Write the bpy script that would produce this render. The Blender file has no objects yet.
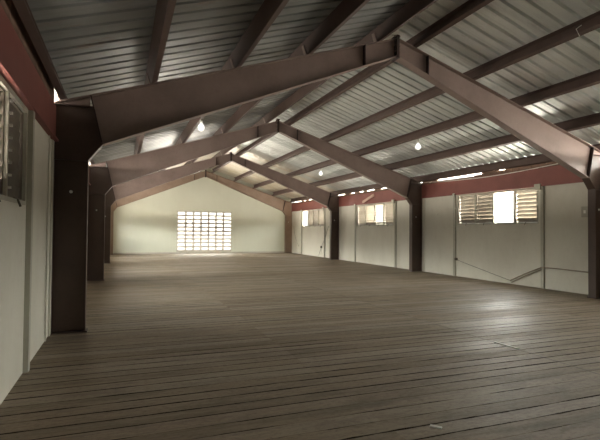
import bpy, bmesh, math, random
from mathutils import Matrix, Vector
random.seed(7)
S = bpy.context.scene
COL = S.collection

# ------------------------------------------------------------------ camera
cam_d = bpy.data.cameras.new('camera')
cam = bpy.data.objects.new('camera', cam_d)
COL.objects.link(cam)
cam_d.sensor_width = 36.0
cam_d.lens = 460.37 / 600 * 36
cam_d.clip_end = 300
cam.matrix_world = (Matrix.Translation((-5.118, 0, 1.6)) @ Matrix.Rotation(-0.3683, 4, 'Z')
                    @ Matrix.Rotation(math.pi / 2 + 0.0223, 4, 'X') @ Matrix.Rotation(0.0083, 4, 'Z'))
S.camera = cam

# ------------------------------------------------------------------ exposure
S.view_settings.view_transform = 'Standard'
S.view_settings.look = 'None'
S.view_settings.gamma = 1.0
S.view_settings.use_curve_mapping = False
S.view_settings.exposure = 2.18

# ------------------------------------------------------------------ daylight
SKY = 6.0
world = bpy.data.worlds.new('daylight')
S.world = world
world.use_nodes = True
wn, wl = world.node_tree.nodes, world.node_tree.links
wn.clear()
w_out = wn.new('ShaderNodeOutputWorld')
w_bg = wn.new('ShaderNodeBackground')
w_tc = wn.new('ShaderNodeTexCoord')
w_sep = wn.new('ShaderNodeSeparateXYZ')
w_map = wn.new('ShaderNodeMapRange')
w_map.inputs[1].default_value = -1
w_map.inputs[2].default_value = 1


def sky_ramp(stops):
    nd = wn.new('ShaderNodeValToRGB')
    r = nd.color_ramp
    while len(r.elements) < len(stops):
        r.elements.new(0.5)
    for e, (pos, c) in zip(r.elements, stops):
        e.position = pos
        e.color = (*c, 1)
    wl.new(w_map.outputs[0], nd.inputs[0])
    return nd.outputs[0]


SKYC = (2.6, 2.6, 2.4)
# along both sides: sunlit yard up to the horizon, then a dim band added to tame the openings, then bright hazy sky
YARD = (1.65, 1.52, 1.32)
DIM_BAND = (0.055, 0.055, 0.052)
w_side = sky_ramp([(0.0, YARD), (0.493, YARD), (0.504, DIM_BAND), (0.555, DIM_BAND), (0.60, SKYC), (1.0, (0.9, 1.0, 1.1))])
# beyond the far end: the added dim band reaches higher, to cut light through the vent
w_end = sky_ramp([(0.0, YARD), (0.455, YARD), (0.475, DIM_BAND), (0.86, DIM_BAND), (0.92, SKYC), (1.0, (0.9, 1.0, 1.1))])
w_far = wn.new('ShaderNodeMapRange')
w_far.interpolation_type = 'SMOOTHSTEP'
w_far.inputs[1].default_value = 0.72
w_far.inputs[2].default_value = 0.88
w_mix = wn.new('ShaderNodeMix')
w_mix.data_type = 'RGBA'
wl.new(w_tc.outputs['Generated'], w_sep.inputs[0])
wl.new(w_sep.outputs[2], w_map.inputs[0])
wl.new(w_sep.outputs[1], w_far.inputs[0])
wl.new(w_far.outputs[0], w_mix.inputs[0])
wl.new(w_side, w_mix.inputs[6])
wl.new(w_end, w_mix.inputs[7])
wl.new(w_mix.outputs[2], w_bg.inputs[0])
w_bg.inputs[1].default_value = SKY
wl.new(w_bg.outputs[0], w_out.inputs[0])


def portal(name, loc, direction, sx, sy):
    d = bpy.data.lights.new(name, 'AREA')
    d.shape = 'RECTANGLE'
    d.size, d.size_y = sx, sy
    d.cycles.is_portal = True
    o = bpy.data.objects.new(name, d)
    o.location = loc
    o.rotation_euler = Vector(direction).to_track_quat('-Z', 'Y').to_euler()
    COL.objects.link(o)


# ------------------------------------------------------------------ dimensions
XI, XW = 5.63, 6.12            # inner column flange, wall plane
Y1, BAY = 7.861, 7.6
FY = [Y1 + BAY * k for k in range(4)]
YN, YE = -2.2, 30.87           # near wall face, far wall face
SLOPE = 0.32
ZA = 5.49                      # rafter top at the ridge
PD = 0.28                      # purlin depth
WZ0, WZ1 = 1.85, 2.88          # window sill and head
BZ0, BZ1 = 2.92, 3.45          # red beam
BEAM_TOP = {(s_, k_): 3.45 for s_ in (-1, 1) for k_ in range(4)}
BEAM_TOP[1, 0] = 3.30          # unseen right beam beside the viewer, lowered to let more light onto the rafters


def rtop(x): return ZA - SLOPE * abs(x)
def rbot(x): return 5.14 - 0.405 * abs(x)


CENT = [FY[0] - BAY / 2 + BAY * k for k in range(4)]     # bay centres
for c in CENT:
    portal('daylight_portal', (XW + 0.2, c, (WZ0 + WZ1) / 2), (-1, 0, 0), 3.4, 1.05)
    portal('daylight_portal', (-XW - 0.2, c, (WZ0 + WZ1) / 2), (1, 0, 0), 3.4, 1.05)
    for q in (-1, 1):
        portal('daylight_portal', (q * (XW + 0.15), c, 3.5), (-q, 0, 0), BAY - 0.2, 0.34)
portal('daylight_portal', (0, YE + 0.3, 1.47), (0, -1, 0), 3.7, 2.7)
DOOR = (3.2, 4.2, 2.1)         # closed door behind the viewer: x0, x1, height


# ------------------------------------------------------------------ helpers
class MB:
    def __init__(self):
        self.v, self.f = [], []

    def box(self, x0, x1, y0, y1, z0, z1):
        b = len(self.v)
        self.v += [(x, y, z) for z in (z0, z1) for y in (y0, y1) for x in (x0, x1)]
        self.f += [tuple(b + i for i in q) for q in
                   ((0, 2, 3, 1), (4, 5, 7, 6), (0, 1, 5, 4), (2, 6, 7, 3), (0, 4, 6, 2), (1, 3, 7, 5))]
        return self

    def prism(self, pts, axis, a0, a1):
        """polygon pts in the two other axes, pushed along axis from a0 to a1"""
        b, n = len(self.v), len(pts)
        for a in (a0, a1):
            for p, q in pts:
                self.v.append({'x': (a, p, q), 'y': (p, a, q), 'z': (p, q, a)}[axis])
        self.f.append(tuple(b + i for i in range(n)))
        self.f.append(tuple(b + n + i for i in reversed(range(n))))
        for i in range(n):
            j = (i + 1) % n
            self.f.append((b + i, b + n + i, b + n + j, b + j))
        return self

    def obox(self, c, ax, ay, az):
        """box with centre c and half-axis vectors"""
        b = len(self.v)
        c, ax, ay, az = (Vector(q) for q in (c, ax, ay, az))
        for k in (-1, 1):
            for j in (-1, 1):
                for i in (-1, 1):
                    self.v.append(tuple(c + ax * i + ay * j + az * k))
        self.f += [tuple(b + i for i in q) for q in
                   ((0, 2, 3, 1), (4, 5, 7, 6), (0, 1, 5, 4), (2, 6, 7, 3), (0, 4, 6, 2), (1, 3, 7, 5))]
        return self

    def tube(self, path, r, n=8):
        P = [Vector(p) for p in path]
        b = len(self.v)
        for i, p in enumerate(P):
            t = (P[min(i + 1, len(P) - 1)] - P[max(i - 1, 0)]).normalized()
            u = t.cross(Vector((0, 0, 1)))
            if u.length < 1e-3:
                u = t.cross(Vector((1, 0, 0)))
            u.normalize()
            w = t.cross(u)
            rr = r[i] if isinstance(r, (list, tuple)) else r
            for k in range(n):
                a = 2 * math.pi * k / n
                self.v.append(tuple(p + (u * math.cos(a) + w * math.sin(a)) * rr))
        for i in range(len(P) - 1):
            for k in range(n):
                k2 = (k + 1) % n
                self.f.append((b + i * n + k, b + i * n + k2, b + (i + 1) * n + k2, b + (i + 1) * n + k))
        self.f.append(tuple(b + k for k in reversed(range(n))))
        self.f.append(tuple(b + (len(P) - 1) * n + k for k in range(n)))
        return self

    def build(self, name, material, parent=None, bevel=0.0, smooth=False):
        me = bpy.data.meshes.new(name)
        me.from_pydata(self.v, [], self.f)
        bm = bmesh.new()
        bm.from_mesh(me)
        bmesh.ops.recalc_face_normals(bm, faces=bm.faces)
        bm.to_mesh(me)
        bm.free()
        me.materials.append(material)
        if smooth:
            for p in me.polygons:
                p.use_smooth = True
        o = bpy.data.objects.new(name, me)
        COL.objects.link(o)
        if parent is not None:
            o.parent = parent
            o.matrix_parent_inverse = Matrix.Translation(-parent.location)
        if bevel:
            m = o.modifiers.new('bevel', 'BEVEL')
            m.width = bevel
            m.segments = 2
            m.limit_method = 'ANGLE'
        return o


def tag(o, label, cat, group=None, kind=None):
    o['label'] = label
    o['category'] = cat
    if group:
        o['group'] = group
    if kind:
        o['kind'] = kind
    return o


def empty(name, loc):
    o = bpy.data.objects.new(name, None)
    o.location = loc
    o.empty_display_size = 0.2
    COL.objects.link(o)
    return o


# ------------------------------------------------------------------ materials
class NT:
    def __init__(self, name, rough=0.6, metallic=0.0, spec=0.5):
        self.m = bpy.data.materials.new(name)
        self.m.use_nodes = True
        self.n, self.l = self.m.node_tree.nodes, self.m.node_tree.links
        self.b = self.n['Principled BSDF']
        self.b.inputs['Roughness'].default_value = rough
        self.b.inputs['Metallic'].default_value = metallic
        self.b.inputs['Specular IOR Level'].default_value = spec
        self.pos = self.n.new('ShaderNodeNewGeometry').outputs['Position']

    def put(self, sock, v):
        if isinstance(v, bpy.types.NodeSocket):
            self.l.new(v, sock)
        else:
            sock.default_value = v

    def math(self, op, a, b=0.0, c=None):
        nd = self.n.new('ShaderNodeMath')
        nd.operation = op
        self.put(nd.inputs[0], a)
        self.put(nd.inputs[1], b)
        if c is not None:
            self.put(nd.inputs[2], c)
        return nd.outputs[0]

    def scaled(self, v):
        nd = self.n.new('ShaderNodeVectorMath')
        nd.operation = 'MULTIPLY'
        self.l.new(self.pos, nd.inputs[0])
        nd.inputs[1].default_value = v
        return nd.outputs[0]

    def sep(self):
        nd = self.n.new('ShaderNodeSeparateXYZ')
        self.l.new(self.pos, nd.inputs[0])
        return nd.outputs

    def noise(self, vec, scale, detail=4.0, rough=0.55):
        nd = self.n.new('ShaderNodeTexNoise')
        self.l.new(vec, nd.inputs['Vector'])
        nd.inputs['Scale'].default_value = scale
        nd.inputs['Detail'].default_value = detail
        nd.inputs['Roughness'].default_value = rough
        return nd.outputs['Fac']

    def white(self, x, y=0.0, z=0.0):
        cb = self.n.new('ShaderNodeCombineXYZ')
        for s, v in zip(cb.inputs, (x, y, z)):
            self.put(s, v)
        nd = self.n.new('ShaderNodeTexWhiteNoise')
        nd.noise_dimensions = '3D'
        self.l.new(cb.outputs[0], nd.inputs['Vector'])
        return nd.outputs['Value']

    def ramp(self, fac, a, b, lo=0.0, hi=1.0):
        nd = self.n.new('ShaderNodeMapRange')
        nd.clamp = True
        self.put(nd.inputs[0], fac)
        nd.inputs[1].default_value, nd.inputs[2].default_value = a, b
        nd.inputs[3].default_value, nd.inputs[4].default_value = lo, hi
        return nd.outputs[0]

    def mix(self, fac, a, b, mode='MIX'):
        nd = self.n.new('ShaderNodeMix')
        nd.data_type = 'RGBA'
        nd.blend_type = mode
        self.put(nd.inputs[0], fac)
        for s, v in ((nd.inputs[6], a), (nd.inputs[7], b)):
            self.put(s, v if isinstance(v, bpy.types.NodeSocket) else (*v, 1.0))
        return nd.outputs[2]

    def color(self, c):
        self.put(self.b.inputs['Base Color'], c if isinstance(c, bpy.types.NodeSocket) else (*c, 1.0))

    def rough(self, v):
        self.put(self.b.inputs['Roughness'], v)

    def bump(self, h, strength=0.3, dist=0.02):
        nd = self.n.new('ShaderNodeBump')
        nd.inputs['Strength'].default_value = strength
        nd.inputs['Distance'].default_value = dist
        self.l.new(h, nd.inputs['Height'])
        self.l.new(nd.outputs[0], self.b.inputs['Normal'])


def paint(name, base, dirt, rough=0.6, scale=1.5, amount=0.6, spec=0.4, streak=1.0):
    t = NT(name, rough, spec=spec)
    n1 = t.noise(t.scaled((1, 1, streak)), scale, 6, 0.65)
    n2 = t.noise(t.pos, scale * 14, 3)
    f = t.math('ADD', t.ramp(n1, 0.42, 0.72, 0, amount), t.ramp(n2, 0.55, 0.8, 0, amount * 0.35))
    t.color(t.mix(f, base, dirt))
    return t.m


M = {}
M['rafter'] = paint('mauve_brown_rafter_paint', (0.265, 0.198, 0.174), (0.170, 0.120, 0.102), 0.62, 1.1, 0.7)
M['steel'] = paint('dark_brown_column_paint', (0.086, 0.056, 0.043), (0.048, 0.029, 0.021), 0.52, 1.1, 0.7)
M['pale'] = paint('pale_tan_frame_paint', (0.36, 0.265, 0.205), (0.24, 0.165, 0.12), 0.6, 1.1, 0.7)
M['plate'] = paint('dark_plate_paint', (0.05, 0.03, 0.025), (0.02, 0.012, 0.01), 0.55, 2, 0.6)
M['purlin'] = paint('purlin_paint', (0.105, 0.069, 0.058), (0.06, 0.038, 0.03), 0.55, 0.9, 0.7)
M['red'] = paint('red_oxide_paint', (0.24, 0.078, 0.062), (0.15, 0.05, 0.04), 0.6, 0.9, 0.6)
M['wall'] = paint('white_wall_paint', (0.66, 0.64, 0.555), (0.50, 0.47, 0.39), 0.75, 0.55, 0.7, 0.25, 0.45)
M['endwall'] = paint('pale_green_wall_paint', (0.66, 0.68, 0.58), (0.58, 0.59, 0.49), 0.75, 0.4, 0.6, 0.25, 0.5)
M['batten'] = paint('batten_paint', (0.46, 0.45, 0.38), (0.30, 0.28, 0.22), 0.7, 1.2, 0.7, 0.25, 0.3)
M['strip'] = paint('pale_cover_strip', (0.62, 0.60, 0.52), (0.45, 0.42, 0.34), 0.7, 1.2, 0.6, 0.25, 0.3)
M['louver'] = paint('louver_paint', (0.36, 0.33, 0.275), (0.22, 0.19, 0.15), 0.6, 4, 0.7)
M['oldlouver'] = paint('weathered_louver_paint', (0.17, 0.145, 0.115), (0.10, 0.08, 0.06), 0.75, 4, 0.7, 0.2)
M['vent'] = paint('vent_paint', (0.50, 0.46, 0.40), (0.36, 0.32, 0.27), 0.7, 3, 0.6)
M['timber'] = paint('old_timber', (0.16, 0.10, 0.07), (0.07, 0.045, 0.03), 0.8, 3, 0.8)
M['pinkboard'] = paint('pink_board_paint', (0.55, 0.36, 0.28), (0.40, 0.25, 0.19), 0.7, 3, 0.6)
M['pvc'] = paint('grey_conduit', (0.34, 0.29, 0.22), (0.20, 0.165, 0.12), 0.5, 4, 0.6)
M['cord'] = paint('dark_cord', (0.10, 0.085, 0.06), (0.05, 0.04, 0.03), 0.6, 4, 0.6)
M['white'] = paint('white_plastic', (0.80, 0.79, 0.74), (0.65, 0.63, 0.56), 0.35, 6, 0.4)
t = NT('lit_bulb_glass', 0.2)
t.color((0.85, 0.85, 0.83))
t.b.inputs['Emission Color'].default_value = (1.0, 0.98, 0.93, 1)
t.b.inputs['Emission Strength'].default_value = 0.28
M['glass'] = t.m
M['bolt'] = paint('bolt_steel', (0.22, 0.17, 0.15), (0.10, 0.07, 0.05), 0.45, 9, 0.6)

# corrugated sheet: dull zinc, sheet to sheet differences, dark stains and some rust
def zinc(name, tone, age):
    t = NT(name, 0.45, 0.35, 0.5)
    px, py, pz = t.sep()
    sheet = t.white(t.math('FLOOR', t.math('MULTIPLY', py, 1 / 0.87)), t.math('FLOOR', t.math('MULTIPLY', px, 1 / 3.3)))
    g = t.mix(sheet, tuple(tone * q for q in (0.44, 0.47, 0.45)), tuple(tone * q for q in (0.66, 0.68, 0.66)))
    stain = t.noise(t.scaled((0.5, 1.6, 0.5)), 0.9, 6, 0.65)
    g = t.mix(t.ramp(stain, 0.50, 0.72, 0, age), g, (0.17, 0.165, 0.15))
    rust = t.noise(t.scaled((0.7, 1.5, 0.7)), 1.7, 7, 0.7)
    g = t.mix(t.ramp(rust, 0.60, 0.74, 0, age * 0.8), g, (0.22, 0.14, 0.09))
    streak = t.noise(t.scaled((0.25, 9.0, 0.25)), 1.3, 4, 0.6)
    g = t.mix(t.ramp(streak, 0.52, 0.78, 0, 0.35), g, (0.20, 0.19, 0.17))
    tan = t.math('MULTIPLY', t.ramp(t.math('ADD', py, t.math('MULTIPLY', sheet, 2.0)), 22.5, 24.5), t.ramp(rust, 0.35, 0.6, 0.35, 0.85))
    g = t.mix(tan, g, (0.52, 0.43, 0.29))  # far bay tan: rust, plus warm ground light put into the colour
    t.color(g)
    t.rough(t.ramp(stain, 0.3, 0.7, 0.36, 0.55))
    return t.m


M['sheet'] = zinc('galvanised_sheet', 1.3, 0.42)  # right slope's stronger light put into a lighter tone
M['shadedsheet'] = zinc('weathered_shaded_sheet', 0.46, 0.9)  # stained sheets, with the left slope's shade put into a darker tone

# worn floorboards running across the hall, heading joint on the centre line
t = NT('worn_floorboards', 0.5, spec=0.45)
px, py, pz = t.sep()
BW = 0.20
wob = t.math('MULTIPLY', t.math('SUBTRACT', t.noise(t.scaled((0.35, 0.35, 0)), 1.0, 2), 0.5), 0.05)
row = t.math('MULTIPLY', t.math('ADD', py, wob), 1 / BW)
idx = t.math('FLOOR', row)
fr = t.math('FRACT', row)
half = t.math('FLOOR', t.math('MULTIPLY', px, 1 / 3.06))
rnd = t.white(idx, half, 1.0)
rnd2 = t.white(idx, half, 5.0)
grain = t.noise(t.scaled((1.1, 13, 1)), 2.4, 6, 0.65)
blot = t.noise(t.scaled((0.45, 0.8, 1)), 0.9, 6, 0.65)
dirt = t.noise(t.scaled((0.8, 2.2, 1)), 1.6, 7, 0.7)
fine = t.noise(t.scaled((1, 1.6, 1)), 17, 5, 0.75)
c = t.mix(rnd, (0.205, 0.157, 0.110), (0.270, 0.212, 0.152))
c = t.mix(t.ramp(grain, 0.45, 0.70, 0, 0.60), c, (0.105, 0.078, 0.052))
c = t.mix(t.ramp(blot, 0.45, 0.70, 0, 0.50), c, (0.315, 0.268, 0.195))
c = t.mix(t.ramp(dirt, 0.50, 0.72, 0, 0.65), c, (0.105, 0.078, 0.055))
c = t.mix(t.ramp(fine, 0.50, 0.72, 0, 0.60), c, (0.090, 0.068, 0.046))
c = t.mix(t.ramp(fine, 0.40, 0.26, 0, 0.35), c, (0.36, 0.31, 0.24))
# boards worn dark or pale in long ragged streaks
wear = t.noise(t.scaled((0.30, 2.6, 1)), 1.25, 6, 0.72)
c = t.mix(t.ramp(wear, 0.52, 0.68, 0, 0.62), c, (0.085, 0.062, 0.042))
wear2 = t.noise(t.scaled((0.35, 3.4, 7)), 1.1, 5, 0.7)
c = t.mix(t.ramp(wear2, 0.56, 0.74, 0, 0.5), c, (0.36, 0.305, 0.22))
edge = t.math('MINIMUM', fr, t.math('SUBTRACT', 1.0, fr))
# the open gap's width varies along each board, in short ragged lengths
gapn = t.math('ADD', t.math('MULTIPLY', t.noise(t.scaled((0.9, 5.0, 0)), 1.0, 5, 0.65), 0.75), t.math('MULTIPLY', t.white(idx, 3.0, 9.0), 0.25))
gw = t.ramp(gapn, 0.45, 0.62, 0.008, 0.08)
t.put(t.b.inputs['Specular IOR Level'], t.math('MULTIPLY', t.math('GREATER_THAN', edge, gw), 0.40))
gap = t.math('LESS_THAN', edge, gw)
gapd = t.ramp(gapn, 0.44, 0.56, 0.10, 0.97)
c = t.mix(t.math('MULTIPLY', gap, gapd), c, (0.014, 0.010, 0.007))
jt = t.math('LESS_THAN', t.math('ABSOLUTE', t.math('ADD', px, 0.06)), 0.008)
c = t.mix(t.math('MULTIPLY', jt, 0.8), c, (0.03, 0.022, 0.016))
t.color(c)
t.rough(t.ramp(t.math('ADD', t.math('MULTIPLY', rnd2, 0.35), t.math('MULTIPLY', fine, 0.65)), 0.25, 0.75, 0.42, 0.74))
tilt = t.math('MULTIPLY', t.math('SUBTRACT', rnd2, 0.5), fr)
hgt = t.math('ADD', t.math('MULTIPLY', tilt, 0.4), t.math('MULTIPLY', gap, -0.6))
hgt = t.math('ADD', hgt, t.math('MULTIPLY', grain, 0.35))
hgt = t.math('ADD', hgt, t.math('MULTIPLY', fine, 0.45))
t.bump(hgt, 0.6, 0.012)
M['floor'] = t.m

# ------------------------------------------------------------------ the setting
tag(MB().box(-XW - 0.14, XW + 0.14, YN - 0.14, YE + 0.15, -0.15, 0).build('floor', M['floor']),
    'worn brown timber floorboards running across the whole hall', 'floor', kind='structure')


def side_wall(name, sx, label):
    m = MB()
    a, b = sorted((sx * XW, sx * (XW + 0.12)))
    y0, y1 = YN - 0.14, YE + 0.15
    m.box(a, b, y0, y1, 0, WZ0)
    m.box(a, b, y0, FY[0], WZ1, BEAM_TOP[sx, 0] - 0.01)
    m.box(a, b, FY[0], y1, WZ1, BZ1 - 0.01)
    edges = [y0]
    for c in CENT:
        edges += [c - 1.69, c + 1.69]
    edges.append(y1)
    for i in range(0, len(edges), 2):
        m.box(a, b, edges[i], edges[i + 1], WZ0, WZ1)
    tag(m.build(name, M['wall']), label, 'wall', kind='structure')


side_wall('wall_left', -1, 'long white painted wall at the left behind the dark columns')
side_wall('wall_right', 1, 'long white painted wall at the right with louvred windows')

VX, VZ0, VZ1 = 1.80, 0.13, 2.80
m = MB()
ya, yb = YE, YE + 0.15
zt = lambda x: rtop(x) + PD + 0.002
m.prism([(-XW, 0), (-VX, 0), (-VX, zt(VX)), (-XW, zt(XW))], 'y', ya, yb)
m.prism([(VX, 0), (XW, 0), (XW, zt(XW)), (VX, zt(VX))], 'y', ya, yb)
m.prism([(-VX, VZ1), (VX, VZ1), (VX, zt(VX)), (0, zt(0)), (-VX, zt(VX))], 'y', ya, yb)
m.box(-VX, VX, ya, yb, 0, VZ0)
tag(m.build('wall_far', M['endwall']), 'pale green gable wall at the far end around the bright vent', 'wall', kind='structure')

m = MB()
ya, yb = YN - 0.14, YN
m.prism([(-XW, 0), (DOOR[0], 0), (DOOR[0], zt(DOOR[0])), (0, zt(0)), (-XW, zt(XW))], 'y', ya, yb)
m.prism([(DOOR[1], 0), (XW, 0), (XW, zt(XW)), (DOOR[1], zt(DOOR[1]))], 'y', ya, yb)
m.prism([(DOOR[0], DOOR[2]), (DOOR[1], DOOR[2]), (DOOR[1], zt(DOOR[1])), (DOOR[0], zt(DOOR[0]))], 'y', ya, yb)
tag(m.build('wall_near', M['wall']), 'white gable wall with a closed door at the near end of the hall', 'wall', kind='structure')

root = tag(empty('door_1', (DOOR[0], YN, 0)), 'closed timber door in the near gable wall', 'door', kind='structure')
MB().box(DOOR[0] + 0.005, DOOR[1] - 0.005, YN - 0.09, YN - 0.045, 0.005, DOOR[2] - 0.005).build('door_leaf', M['timber'], root)
MB().tube([(DOOR[0] + 0.08, YN - 0.045, 1.0), (DOOR[0] + 0.08, YN + 0.01, 1.0), (DOOR[0] + 0.19, YN + 0.01, 1.0)], 0.01).build('door_handle', M['bolt'], root)


# corrugated roof slopes
def roof(name, sx, label):
    pitch, rise = 0.29, 0.060
    prof = []
    y = YN - 0.5
    while y < YE + 0.5:
        prof += [(y, 0), (y + 0.215, 0), (y + 0.225, rise), (y + 0.280, rise)]
        y += pitch
    v, f = [], []
    xs = [0.04, 1.6, 3.3, 5.0, 6.65]
    for x in xs:
        for py_, h in prof:
            v.append((sx * x, py_, rtop(x) + PD + 0.004 + h))
    n = len(prof)
    for i in range(len(xs) - 1):
        for k in range(n - 1):
            f.append((i * n + k, i * n + k + 1, (i + 1) * n + k + 1, (i + 1) * n + k))
    m = MB()
    m.v, m.f = v, f
    o = m.build(name, M['sheet' if sx > 0 else 'shadedsheet'])
    s = o.modifiers.new('thickness', 'SOLIDIFY')
    s.thickness = 0.003
    s.offset = 0
    tag(o, label, 'ceiling', kind='structure')


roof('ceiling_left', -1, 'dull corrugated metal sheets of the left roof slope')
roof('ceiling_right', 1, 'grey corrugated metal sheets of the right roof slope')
tag(MB().prism([(-0.35, rtop(.35) + PD + 0.052), (0, ZA + PD + 0.056), (0.35, rtop(.35) + PD + 0.052), (0, ZA + PD + 0.062)], 'y', YN - 0.5, YE + 0.5)
    .build('trim_1', M['sheet']), 'folded metal ridge cap along the roof peak', 'ridge cap', kind='structure')

# red ring beam between the columns, both sides
tn = 2
ORD = ['bay nearest the viewer', 'second bay', 'third bay', 'farthest bay']
for sx, side in ((-1, 'left'), (1, 'right')):
    for k in range(4):
        y0 = YN if k == 0 else FY[k - 1] + 0.2
        y1 = FY[k]
        a, b = sorted((sx * (XW - 0.035), sx * XW))
        m = MB().box(a, b, y0, y1, BZ0, BEAM_TOP[sx, k])
        a2, b2 = sorted((sx * (XW - 0.075), sx * (XW - 0.035)))
        m.box(a2, b2, y0, y1, BZ0, BZ0 + 0.035)
        tag(m.build('trim_%d' % tn, M['red']), 'red painted beam above the white %s wall in the %s' % (side, ORD[k]), 'beam', kind='structure')
        tn += 1
        # uneven timber packing between beam and eave purlin
        m = MB()
        y = y0
        while y < y1 - 0.05:
            L = min(random.uniform(0.2, 0.5), y1 - y)
            h = random.choice((0.10, 0.12, 0.085, 0.11))
            if sx > 0 and k == 1:
                h = random.choice((0.05, 0.065, 0.08)) if 11.9 < y < 14.2 else random.choice((0.115, 0.135, 0.14, 0.14))
            elif sx > 0 and k > 1:
                h = random.choice((0.07, 0.09, 0.10, 0.14))
            elif k == 0:
                h = random.choice((0.34, 0.35)) if sx < 0 and 2.2 < y < 7.75 else 0.015
            else:
                h = random.choice((0.02, 0.03, 0.04))
            m.box(*sorted((sx * (XW - 0.02), sx * (XW + 0.07))), y, y + L - 0.015, BEAM_TOP[sx, k], BEAM_TOP[sx, k] + h)
            y += L
        tag(m.build('trim_%d' % tn, M['timber']), 'uneven dark timber packing under the %s eave in the %s' % (side, ORD[k]), 'trim', kind='structure')
        tn += 1

# upright battens beside the windows, pale cover strips behind the columns
for sx, side in ((-1, 'left'), (1, 'right')):
    for k, c in enumerate(CENT):
        for q, off in (('near', -1.88), ('far', 1.86)):
            a, b = sorted((sx * (XW - 0.055), sx * XW))
            m = MB().box(a, b, c + off - 0.05, c + off + 0.05, 0, BZ0)
            if sx > 0 and q == 'near':
                a, b = sorted((sx * (XW - 0.11), sx * (XW - 0.055)))
                m.box(a, b, c + off + 0.02, c + off + 0.22, BZ0 - 0.1, BZ0 + 0.07)
            if sx > 0 and q == 'far':
                m.box(a - 0.045, a, c + off - 0.06, c + off + 0.04, BZ0 - 0.02, BZ0 + 0.055)
            tag(m.build('trim_%d' % tn, M['batten'], bevel=0.004),
                'grey upright batten at the %s side of the %s wall window, %s' % (q, side, ORD[k]), 'batten', kind='structure')
            tn += 1
    for k in range(3):
        a, b = sorted((sx * (XW - 0.02), sx * XW))
        m = MB().box(a, b, FY[k] - 0.16, FY[k] - 0.01, 0, BZ0)
        if sx < 0:
            m.box(a + 0.012, b, FY[k] - 0.50, FY[k] - 0.44, 0, BZ0)
        tag(m.build('trim_%d' % tn, M['strip']),
            'pale cover strip on the %s wall against the %s column' % (side, ('nearest', 'second', 'third')[k]), 'batten', kind='structure')
        tn += 1

# cover strips on the far wall
for spec, lab in (((2.10, 2.16, VZ0, 4.72), 'thin upright cover strip right of the vent on the far wall'),
                  ((-2.12, -2.06, VZ0, 4.72), 'thin upright cover strip left of the vent on the far wall'),
                  ((2.16, 5.45, 2.80, 2.85), 'thin level cover strip on the far wall, right part'),
                  ((-5.45, -2.12, 2.80, 2.85), 'thin level cover strip on the far wall, left part')):
    tag(MB().box(spec[0], spec[1], YE - 0.02, YE, spec[2], spec[3]).build('trim_%d' % tn, M['endwall']), lab, 'batten', kind='structure')
    tn += 1
tag(MB().box(-5.6, 5.6, YE - 0.03, YE, 0, 0.10).build('baseboard_far', M['vent']), 'low buff skirting along the foot of the far wall', 'baseboard', kind='structure')

# ------------------------------------------------------------------ portal frames
FL = 0.20       # flange width along the hall
PUR = [0.36, 1.86, 3.22, 4.62, 5.95]


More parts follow.
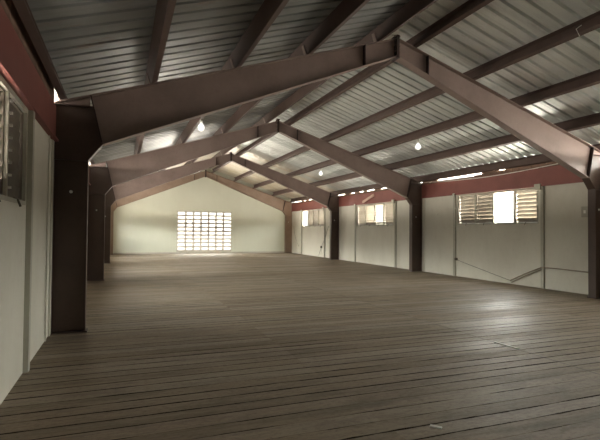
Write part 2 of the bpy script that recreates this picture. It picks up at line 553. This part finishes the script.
def portal_frame(y, label, cm, rm):
    root = tag(empty('portal_frame', (0, y, 0)), label, 'steel frame', 'steel portal frames across the hall')
    yc = y + FL / 2
    T = 0.012
    for s in (-1, 1):
        # column: web, two flanges, base plate
        m = MB()
        zc = rtop(XW) - 0.0
        m.prism([(s * (XI + T), 0.015), (s * (XW - 0.005), 0.015), (s * (XW - 0.005), 3.499), (s * 5.552, 3.499), (s * 5.43, 2.94), (s * (XI + T), 2.67)], 'y', yc - 0.006, yc + 0.006)
        m.prism([(s * XI, 0.0), (s * (XI + T), 0.0), (s * (XI + T), 2.67), (s * 5.432, 2.952), (s * 5.415, 2.942), (s * XI, 2.664)], 'y', y, y + FL)
        a, b = sorted((s * (XW - T - 0.003), s * (XW - 0.003)))
        m.box(a, b, y, y + FL, 0.0, rtop(XW) - 0.01)
        col = m.build('column', cm, root)
        a, b = sorted((s * (XI - 0.03), s * (XW - 0.003)))
        MB().box(a, b, y - 0.02, y + FL + 0.02, 0.0, 0.014).build('base_plate', M['plate'], root)
        a, b = sorted((s * 5.57, s * (XW - 0.016)))
        MB().box(a, b, y + 0.004, y + FL - 0.004, 3.50, 3.514).build('cap_plate', cm, root)
        MB().box(*sorted((s * (XI + T), s * (XW - 0.016))), y + 0.012, yc - 0.006, 2.655, 2.669).build('stiffener', cm, root)
        # knee plate between column head and rafter
        m = MB()
        m.prism([(s * 5.60, rtop(5.6) - 0.01), (s * 5.618, rtop(5.6) - 0.01), (s * 5.448, 2.955), (s * 5.43, 2.955)], 'y', y + 0.003, y + FL - 0.003)
        m.build('knee_plate', M['plate'], root)
        # small pale disc standing in for a bright hole in the column web
        MB().tube([(s * 5.87, yc - 0.022, 2.17), (s * 5.87, yc + 0.022, 2.17)], 0.024, 12).build('web_hole_disc', M['white'], root)
        # rafter
        m = MB()
        x0, x1 = 0.03, 5.60
        m.prism([(s * x0, rbot(x0)), (s * 5.43, rbot(5.43)), (s * x1, rtop(x1)), (s * x0, rtop(x0))], 'y', yc - 0.006, yc + 0.006)
        m.prism([(s * 5.622, 3.515), (s * (XW - 0.018), 3.515), (s * (XW - 0.018), rtop(XW - 0.018) - 0.014), (s * 5.622, rtop(5.622) - 0.014)], 'y', yc - 0.006, yc + 0.006)  # triangle over the cap plate: its light is put in as paler rafter paint
        m.prism([(s * x0, rbot(x0)), (s * 5.43, rbot(5.43)), (s * 5.43, rbot(5.43) - 0.014), (s * x0, rbot(x0) - 0.014)], 'y', y, y + FL)
        m.prism([(s * x0, rtop(x0)), (s * 6.10, rtop(6.10)), (s * 6.10, rtop(6.10) - 0.014), (s * x0, rtop(x0) - 0.014)], 'y', y, y + FL)
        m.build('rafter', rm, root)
        # web stiffener near the ridge
        a, b = sorted((s * 0.735, s * 0.75))
        MB().box(a, b, y + 0.004, yc - 0.006, rbot(0.74), rtop(0.74) - 0.014).build('stiffener', M['plate'], root)
        # apex end plate and its bolts
        a, b = sorted((s * 0.0, s * 0.03))
        MB().box(a, b, y - 0.005, y + FL + 0.005, rbot(0) - 0.06, rtop(0) + 0.06).build('apex_plate', M['plate'], root)
        for z in (5.10, 5.22, 5.34, 5.46, 5.535):
            a, b = sorted((s * 0.02, s * 0.05))
            MB().tube([(s * 0.03, y + 0.035, z), (s * 0.062, y + 0.035, z)], 0.022, 6).build('bolt', M['bolt'], root)
        # purlin cleats on the rafter
        for p in PUR:
            x = p
            m = MB()
            d = Vector((s * 1, 0, -SLOPE)).normalized()
            nrm = Vector((s * SLOPE, 0, 1)).normalized()
            base = Vector((s * (x + 0.10), yc, rtop(x + 0.10)))
            m.obox(base + nrm * 0.10, d * 0.006, (0, 0.05, 0), nrm * 0.098)
            m.obox(base + nrm * 0.005 + d * 0.045, d * 0.045, (0, 0.05, 0), nrm * 0.005)
            m.build('cleat', rm, root)
    return root


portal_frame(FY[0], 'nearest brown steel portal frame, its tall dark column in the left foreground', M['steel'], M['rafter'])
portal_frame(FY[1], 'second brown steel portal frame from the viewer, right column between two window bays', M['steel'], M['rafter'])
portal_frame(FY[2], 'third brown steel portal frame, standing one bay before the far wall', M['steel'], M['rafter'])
portal_frame(FY[3], 'farthest, pale tan steel portal frame, set against the pale green gable wall', M['pale'], M['pale'])

# ------------------------------------------------------------------ purlins (C sections lying on the rafters)
RANK = ['closest to the ridge', 'second from the ridge', 'third from the ridge', 'fourth from the ridge', 'lowest, at the eave']
for s, side in ((-1, 'left'), (1, 'right')):
    d = Vector((s * 1, 0, -SLOPE)).normalized()
    nrm = Vector((s * SLOPE, 0, 1)).normalized()
    for k, p in enumerate(PUR):
        o0 = Vector((s * p, 0, rtop(p)))
        ym, hl = (YN + YE) / 2, (YE - YN) / 2 - 0.005
        dep = PD * nrm.z - 0.006
        m = MB()
        c = Vector((o0.x, ym, o0.z))
        m.obox(c + d * 0.084 + nrm * (dep / 2 + 0.003), d * 0.004, (0, hl, 0), nrm * (dep / 2))              # web
        m.obox(c + d * 0.040 + nrm * 0.006, d * 0.040, (0, hl, 0), nrm * 0.004)                              # lower flange
        m.obox(c + d * 0.040 + nrm * (dep - 0.001), d * 0.040, (0, hl, 0), nrm * 0.004)                      # upper flange
        m.obox(c + d * 0.003 + nrm * 0.024, d * 0.003, (0, hl, 0), nrm * 0.021)                              # lip
        o = m.build('purlin', M['purlin'])
        tag(o, 'long brown steel purlin under the %s roof slope, %s' % (side, RANK[k]), 'purlin', 'steel purlins under the roof sheets')

# ------------------------------------------------------------------ jalousie windows
def slat_mesh(m, sx, x, ya, yb, z, ang, w=0.135):
    """one blade, outer edge lower"""
    ax = Vector((-sx * math.cos(ang), 0, math.sin(ang))) * (w / 2)      # towards the inside and up
    az = Vector((sx * math.sin(ang), 0, math.cos(ang))) * 0.006
    m.obox((x, (ya + yb) / 2, z), ax, (0, (yb - ya) / 2, 0), az)


def jalousie(sx, y0, y1, ang, label, group, gap0=0.0, gap1=0.0, glints=None):
    x = sx * (XW + 0.055)
    lm = M['louver' if sx > 0 else 'oldlouver']
    root = tag(empty('jalousie_panel', (x, (y0 + y1) / 2, WZ0 + 0.045)), label, 'louvre panel', group)
    a, b = sorted((sx * (XW + 0.02), sx * (XW + 0.085)))
    m = MB()
    m.box(a, b, y0, y0 + 0.022, WZ0 + 0.045, WZ1 - 0.03)
    m.box(a, b, y1 - 0.022, y1, WZ0 + 0.045, WZ1 - 0.03)
    m.box(a, b, y0 + 0.022, y1 - 0.022, WZ0 + 0.045, WZ0 + 0.06)
    m.box(a, b, y0 + 0.022, y1 - 0.022, WZ1 - 0.045, WZ1 - 0.03)
    m.build('frame', lm, root)
    m = MB()
    n = 8
    for i in range(n):
        z = WZ0 + 0.115 + i * (WZ1 - WZ0 - 0.20) / (n - 1) 
        slat_mesh(m, sx, x, y0 + 0.024 + gap0, y1 - 0.024 - gap1, z, ang + random.uniform(-0.05, 0.05))
        for g, yy in ((gap0, y0 + 0.024 + gap0 / 2), (gap1, y1 - 0.024 - gap1 / 2)):
            if g:
                m.obox((x, yy, z), (0.004, 0, 0), (0, g / 2, 0), (0, 0, 0.036))
    m.build('louver_slats', lm, root)
    if glints is not None:  # pale blocks standing in for dots of light between the slats
        m = MB()
        for i in range(n):
            z = WZ0 + 0.115 + i * (WZ1 - WZ0 - 0.20) / (n - 1)
            m.obox((sx * (XW + 0.005), glints, z + 0.02), (0.012, 0, 0), (0, 0.016, 0), (0, 0, 0.011))
        m.build('slat_glints', M['white'], root)
    # operator handle below
    ym = (y0 + y1) / 2
    a = sx * (XW + 0.03)
    h = MB().tube([(a, ym, WZ0 + 0.055), (sx * (XW - 0.02), ym, WZ0 + 0.03), (sx * (XW - 0.045), ym, WZ0 - 0.035)], 0.011, 8)
    h.build('operator_handle', M['cord'], root)
    return root


def window(n, sx, c, panels, label, wherein):
    """panels from the far end to the near end; None = panel missing, open to daylight"""
    a, b = sorted((sx * (XW - 0.012), sx * (XW + 0.12)))
    root = tag(empty('window_%d' % n, (sx * XW, c, WZ0)), label, 'window', kind='structure')
    m = MB()
    m.box(a, b, c - 1.72, c + 1.72, WZ0, WZ0 + 0.04)
    m.box(a, b, c - 1.72, c + 1.72, WZ1 - 0.025, WZ1 + 0.03)
    for q in (-1.70, 1.68):
        m.box(a, b, c + q, c + q + 0.03, WZ0 + 0.04, WZ1 - 0.025)
    m.build('window_frame', M['batten'], root)
    for q in (-0.84, 0, 0.84):
        MB().box(a, b, c + q - 0.02, c + q + 0.02, WZ0 + 0.04, WZ1 - 0.025).build('mullion', M['batten'], root)
    edges = [(0.862, 1.678), (0.022, 0.818), (-0.818, -0.022), (-1.668, -0.862)]
    for (e0, e1), p in zip(edges, panels):
        if p is None:
            continue
        jalousie(sx, c + e0, c + e1, p[0], p[1], 'louvre panels of the %s' % wherein, *p[2:])


R = math.radians
window(1, 1, CENT[1], [(R(74), 'grey louvre panel with bright chinks, leftmost in the nearest right window', 0.0, 0.03),
                       (R(76), 'beige closed louvre panel just left of the white open pane, nearest right window', 0.0, 0.0),
                       None,
                       (R(66), 'half open louvre panel right of the white open pane, nearest right window', 0.0, 0.03)],
       'long louvred window in the right wall with one pane open and white', 'nearest right window')
window(2, 1, CENT[2], [(R(70), 'leftmost louvre panel of the middle right wall window', 0.0, 0.03),
                       (R(60), 'bright half open louvre panel, second from left in middle right window', 0.0, 0.0),
                       (R(44), 'brightest wide open louvre panel of the middle right window', 0.0, 0.0),
                       (R(72), 'rightmost dull louvre panel of the middle right wall window', 0.0, 0.03)],
       'louvred window in the right wall between second and third frames', 'middle right window')
window(3, 1, CENT[3], [None,
                       (R(74), 'louvre panel next to the bright open pane of the farthest right window', 0.0, 0.0),
                       (R(76), 'third louvre panel from the far end of the farthest right window', 0.0, 0.0),
                       (R(72), 'louvre panel nearest the column in the farthest right window', 0.0, 0.0)],
       'farthest louvred window in the right wall, bright open pane at its far side', 'farthest right window')
window(4, 1, CENT[0], [None,
                       (R(70), 'second louvre panel from the first frame in the right window beside the viewer'),
                       (R(74), 'third louvre panel from the first frame in the right window beside the viewer'),
                       (R(74), 'louvre panel nearest the near wall in the right window beside the viewer', 0.0, 0.0)],
       'louvred right wall window beside the viewer', 'right window beside the viewer')
window(5, -1, CENT[0], [(R(82), 'brown closed louvre panel with a row of pale light dots at the left picture edge', 0.0, 0.0, CENT[0] + 1.02), (R(76), 'second closed louvre panel from the first column, left window', 0.0, 0.0),
                        (R(76), 'third closed louvre panel from the first column, left window', 0.0, 0.0),
                        (R(76), 'closed louvre panel farthest from the first column, left window beside the viewer', 0.0, 0.0)],
       'louvred window in the left wall before the first column', 'nearest left window')
OPEN = {1: (1, 2), 2: (0, 1, 2, 3), 3: (0, 1, 2, 3)}
for k in (1, 2, 3):
    window(5 + k, -1, CENT[k],
           [None if q in OPEN[k] else (R(76), '%s closed louvre panel from the far side, left wall window of the %s' % (('first', 'second', 'third', 'fourth')[q], ORD[k]), 0.0, 0.0) for q in range(4)],
           'louvred window in the left wall hidden in the %s' % ORD[k], 'left window in the %s' % ORD[k])

# ------------------------------------------------------------------ vent in the far wall
root = tag(empty('ventilation_grille', (0, YE, VZ0)), 'large bright grid vent of seven columns and ten rows in the far wall', 'vent')
m = MB()
y0, y1 = YE - 0.01, YE + 0.05
m.box(-VX, VX, y0, y1, VZ1 - 0.07, VZ1)
m.box(-VX, VX, y0, y1, VZ0, VZ0 + 0.03)
m.box(-VX, -VX + 0.06, y0, y1, VZ0 + 0.03, VZ1 - 0.07)
m.box(VX - 0.06, VX, y0, y1, VZ0 + 0.03, VZ1 - 0.07)
m.build('frame', M['vent'], root)
for i in range(1, 7):
    x = -VX + 0.06 + i * (2 * VX - 0.12) / 7
    MB().box(x - 0.06, x + 0.06, y0 + 0.01, y1 - 0.01, VZ0 + 0.03, VZ1 - 0.07).build('mullion', M['vent'], root)
for i in range(10):
    z = VZ0 + 0.05 + i * (VZ1 - VZ0 - 0.10) / 10
    m = MB()
    m.obox((0, YE + 0.02, z), (VX - 0.06, 0, 0), (0, 0.026, -0.012), (0, 0.012, 0.050))
    m.build('slat', M['vent'], root)

# ------------------------------------------------------------------ lamps, cables, fittings
def bulb(x, y, z, label):
    root = tag(empty('pendant_bulb', (x, y, z)), label, 'light bulb', 'bare bulbs under the purlins')
    MB().tube([(x, y, z), (x, y, z - 0.05)], 0.008, 8).build('flex', M['cord'], root)
    MB().tube([(x, y, z - 0.05), (x, y, z - 0.06), (x, y, z - 0.12)], [0.02, 0.036, 0.038], 14).build('lamp_holder', M['white'], root, smooth=True)
    prof = [(0.020, -0.12), (0.036, -0.14), (0.074, -0.20), (0.085, -0.245), (0.076, -0.29), (0.046, -0.325), (0.006, -0.336)]
    MB().tube([(x, y, z + q) for r, q in prof], [r for r, q in prof], 18).build('bulb', M['glass'], root, smooth=True)


bulb(3.29, 11.80, rtop(3.29) - 0.008, 'bare white bulb under a right slope purlin, nearest of the two on the right')
bulb(3.29, 19.20, rtop(3.29) - 0.008, 'bare white bulb under the right slope beyond the second frame')
bulb(-3.29, 11.76, rtop(3.29) - 0.008, 'bare white bulb under the left slope behind the nearest rafter')


def cable(name, pts, r, mat, label, cat):
    tag(MB().tube(pts, r, 6).build(name, mat, smooth=True), label, cat)


xw = XW - 0.012
cable('conduit_pipe', [(XW - 0.067, 9.80, 0.60), (XW - 0.067, 9.55, 0.605), (xw - 0.02, 9.2, 0.60), (xw, 8.8, 0.585), (xw, 8.1, 0.57)], 0.018, M['pvc'],
      'grey conduit running level from the batten to the nearest right column', 'conduit')
cable('fallen_conduit', [(XW - 0.09, 9.80, 0.585), (xw - 0.03, 10.4, 0.36), (xw - 0.03, 10.95, 0.10)], 0.018, M['pvc'],
      'upper of two parallel conduits sloping to the floor under nearest right window', 'conduit')
cable('fallen_conduit', [(XW - 0.09, 9.78, 0.53), (xw - 0.03, 10.4, 0.29), (xw - 0.03, 10.9, 0.05)], 0.016, M['pvc'],
      'lower of two parallel conduits sloping to the floor under nearest right window', 'conduit')
cable('wall_cable', [(xw, 13.6, 0.62), (XW - 0.067, 13.4, 0.60), (XW - 0.067, 13.3, 0.58), (xw, 12.9, 0.48), (xw, 12.2, 0.34), (xw, 11.5, 0.20), (xw, 10.98, 0.10)], 0.006, M['cord'],
      'thin dark cable sagging across the right wall below the nearest window', 'cable')
tag(MB().box(XW - 0.10, XW - 0.056, 13.32, 13.44, 0.57, 0.66).build('cable_clip', M['cord'], bevel=0.006),
    'small dark clip holding the cable on the batten left of nearest right window', 'clip')
cable('wall_cable', [(xw, 24.45, 1.86), (xw, 24.9, 1.25), (xw, 25.47, 0.60), (xw, 25.9, 0.05)], 0.010, M['cord'],
      'dark cable running diagonally down the right wall in the farthest bay', 'cable')
tag(MB().box(XW - 0.05, XW, 25.38, 25.56, 0.53, 0.67).build('cable_box', M['cord'], bevel=0.006),
    'small dark box on the diagonal cable in the farthest right bay', 'box')
cable('wall_cable', [(xw, 30.3, 1.9), (xw, 30.1, 1.3), (xw, 29.7, 0.85), (xw, 29.3, 0.5)], 0.008, M['cord'],
      'thin cable hanging by the far right corner of the hall', 'cable')
root = tag(empty('switch_box', (XW, 8.47, 2.0)), 'pale switch box on the right wall beside the nearest column', 'switch box')
MB().box(XW - 0.06, XW, 8.37, 8.57, 2.0, 2.28).build('housing', M['batten'], root, bevel=0.008)
MB().box(XW - 0.068, XW - 0.06, 8.44, 8.50, 2.10, 2.18).build('switch', M['white'], root, bevel=0.002)
tag(MB().tube([(XW, 14.52, 2.27), (XW - 0.018, 14.52, 2.27), (XW - 0.03, 14.52, 2.27)], [0.06, 0.055, 0.03], 16).build('round_wall_fitting', M['strip'], smooth=False),
    'small round pale fitting on the right wall beside the second column', 'fitting')
# sagging white cable under the right eave
pts = []
for i in range(13):
    u = i / 12
    pts.append((XW - 0.16, FY[0] + FL / 2 + 0.03 + u * (BAY - 0.06), 3.535 - 0.14 * math.sin(math.pi * u) ** 1.2))
cable('eave_cable', pts, 0.012, M['white'], 'pale cable sagging along the right eave above the red beam', 'cable')
# slanted pinkish board fixed to the red beam
v = (Vector((0, 19.13, 3.30)) - Vector((0, 20.2, 3.02)))
c = (Vector((0, 19.13, 3.30)) + Vector((0, 20.2, 3.02))) / 2
w = Vector((1, 0, 0)).cross(v).normalized()
tag(MB().obox((XW - 0.105, c.y, c.z), (0.028, 0, 0), v / 2, w * 0.065).build('slanted_board', M['pinkboard'], bevel=0.006),
    'short pinkish board nailed at a slant on the red beam over the middle window', 'board')
# short bright rod hanging on the second right purlin
tag(MB().tube([(1.90, 5.36, rtop(1.9) + 0.14), (1.78, 5.36, rtop(1.78) + 0.02), (1.86, 5.36, rtop(1.86) - 0.06)], 0.007, 6).build('wire_hook', M['white']),
    'short pale wire hook on the second purlin near the top right corner', 'hook')
# debris on the floor
tag(MB().obox((-2.70, 3.14, 0.004), (0.030, -0.036, 0), (0.014, 0.012, 0), (0, 0, 0.004)).build('paint_chip', M['white']),
    'small white paint chip lying on the floorboards in the foreground', 'debris')
tag(MB().obox((-0.06, 5.02, 0.006), (0.012, -0.20, 0), (0.014, 0.0, 0), (0, 0, 0.006)).build('wood_splinter', M['strip']),
    'pale splinter lying along the centre joint of the floor', 'debris')
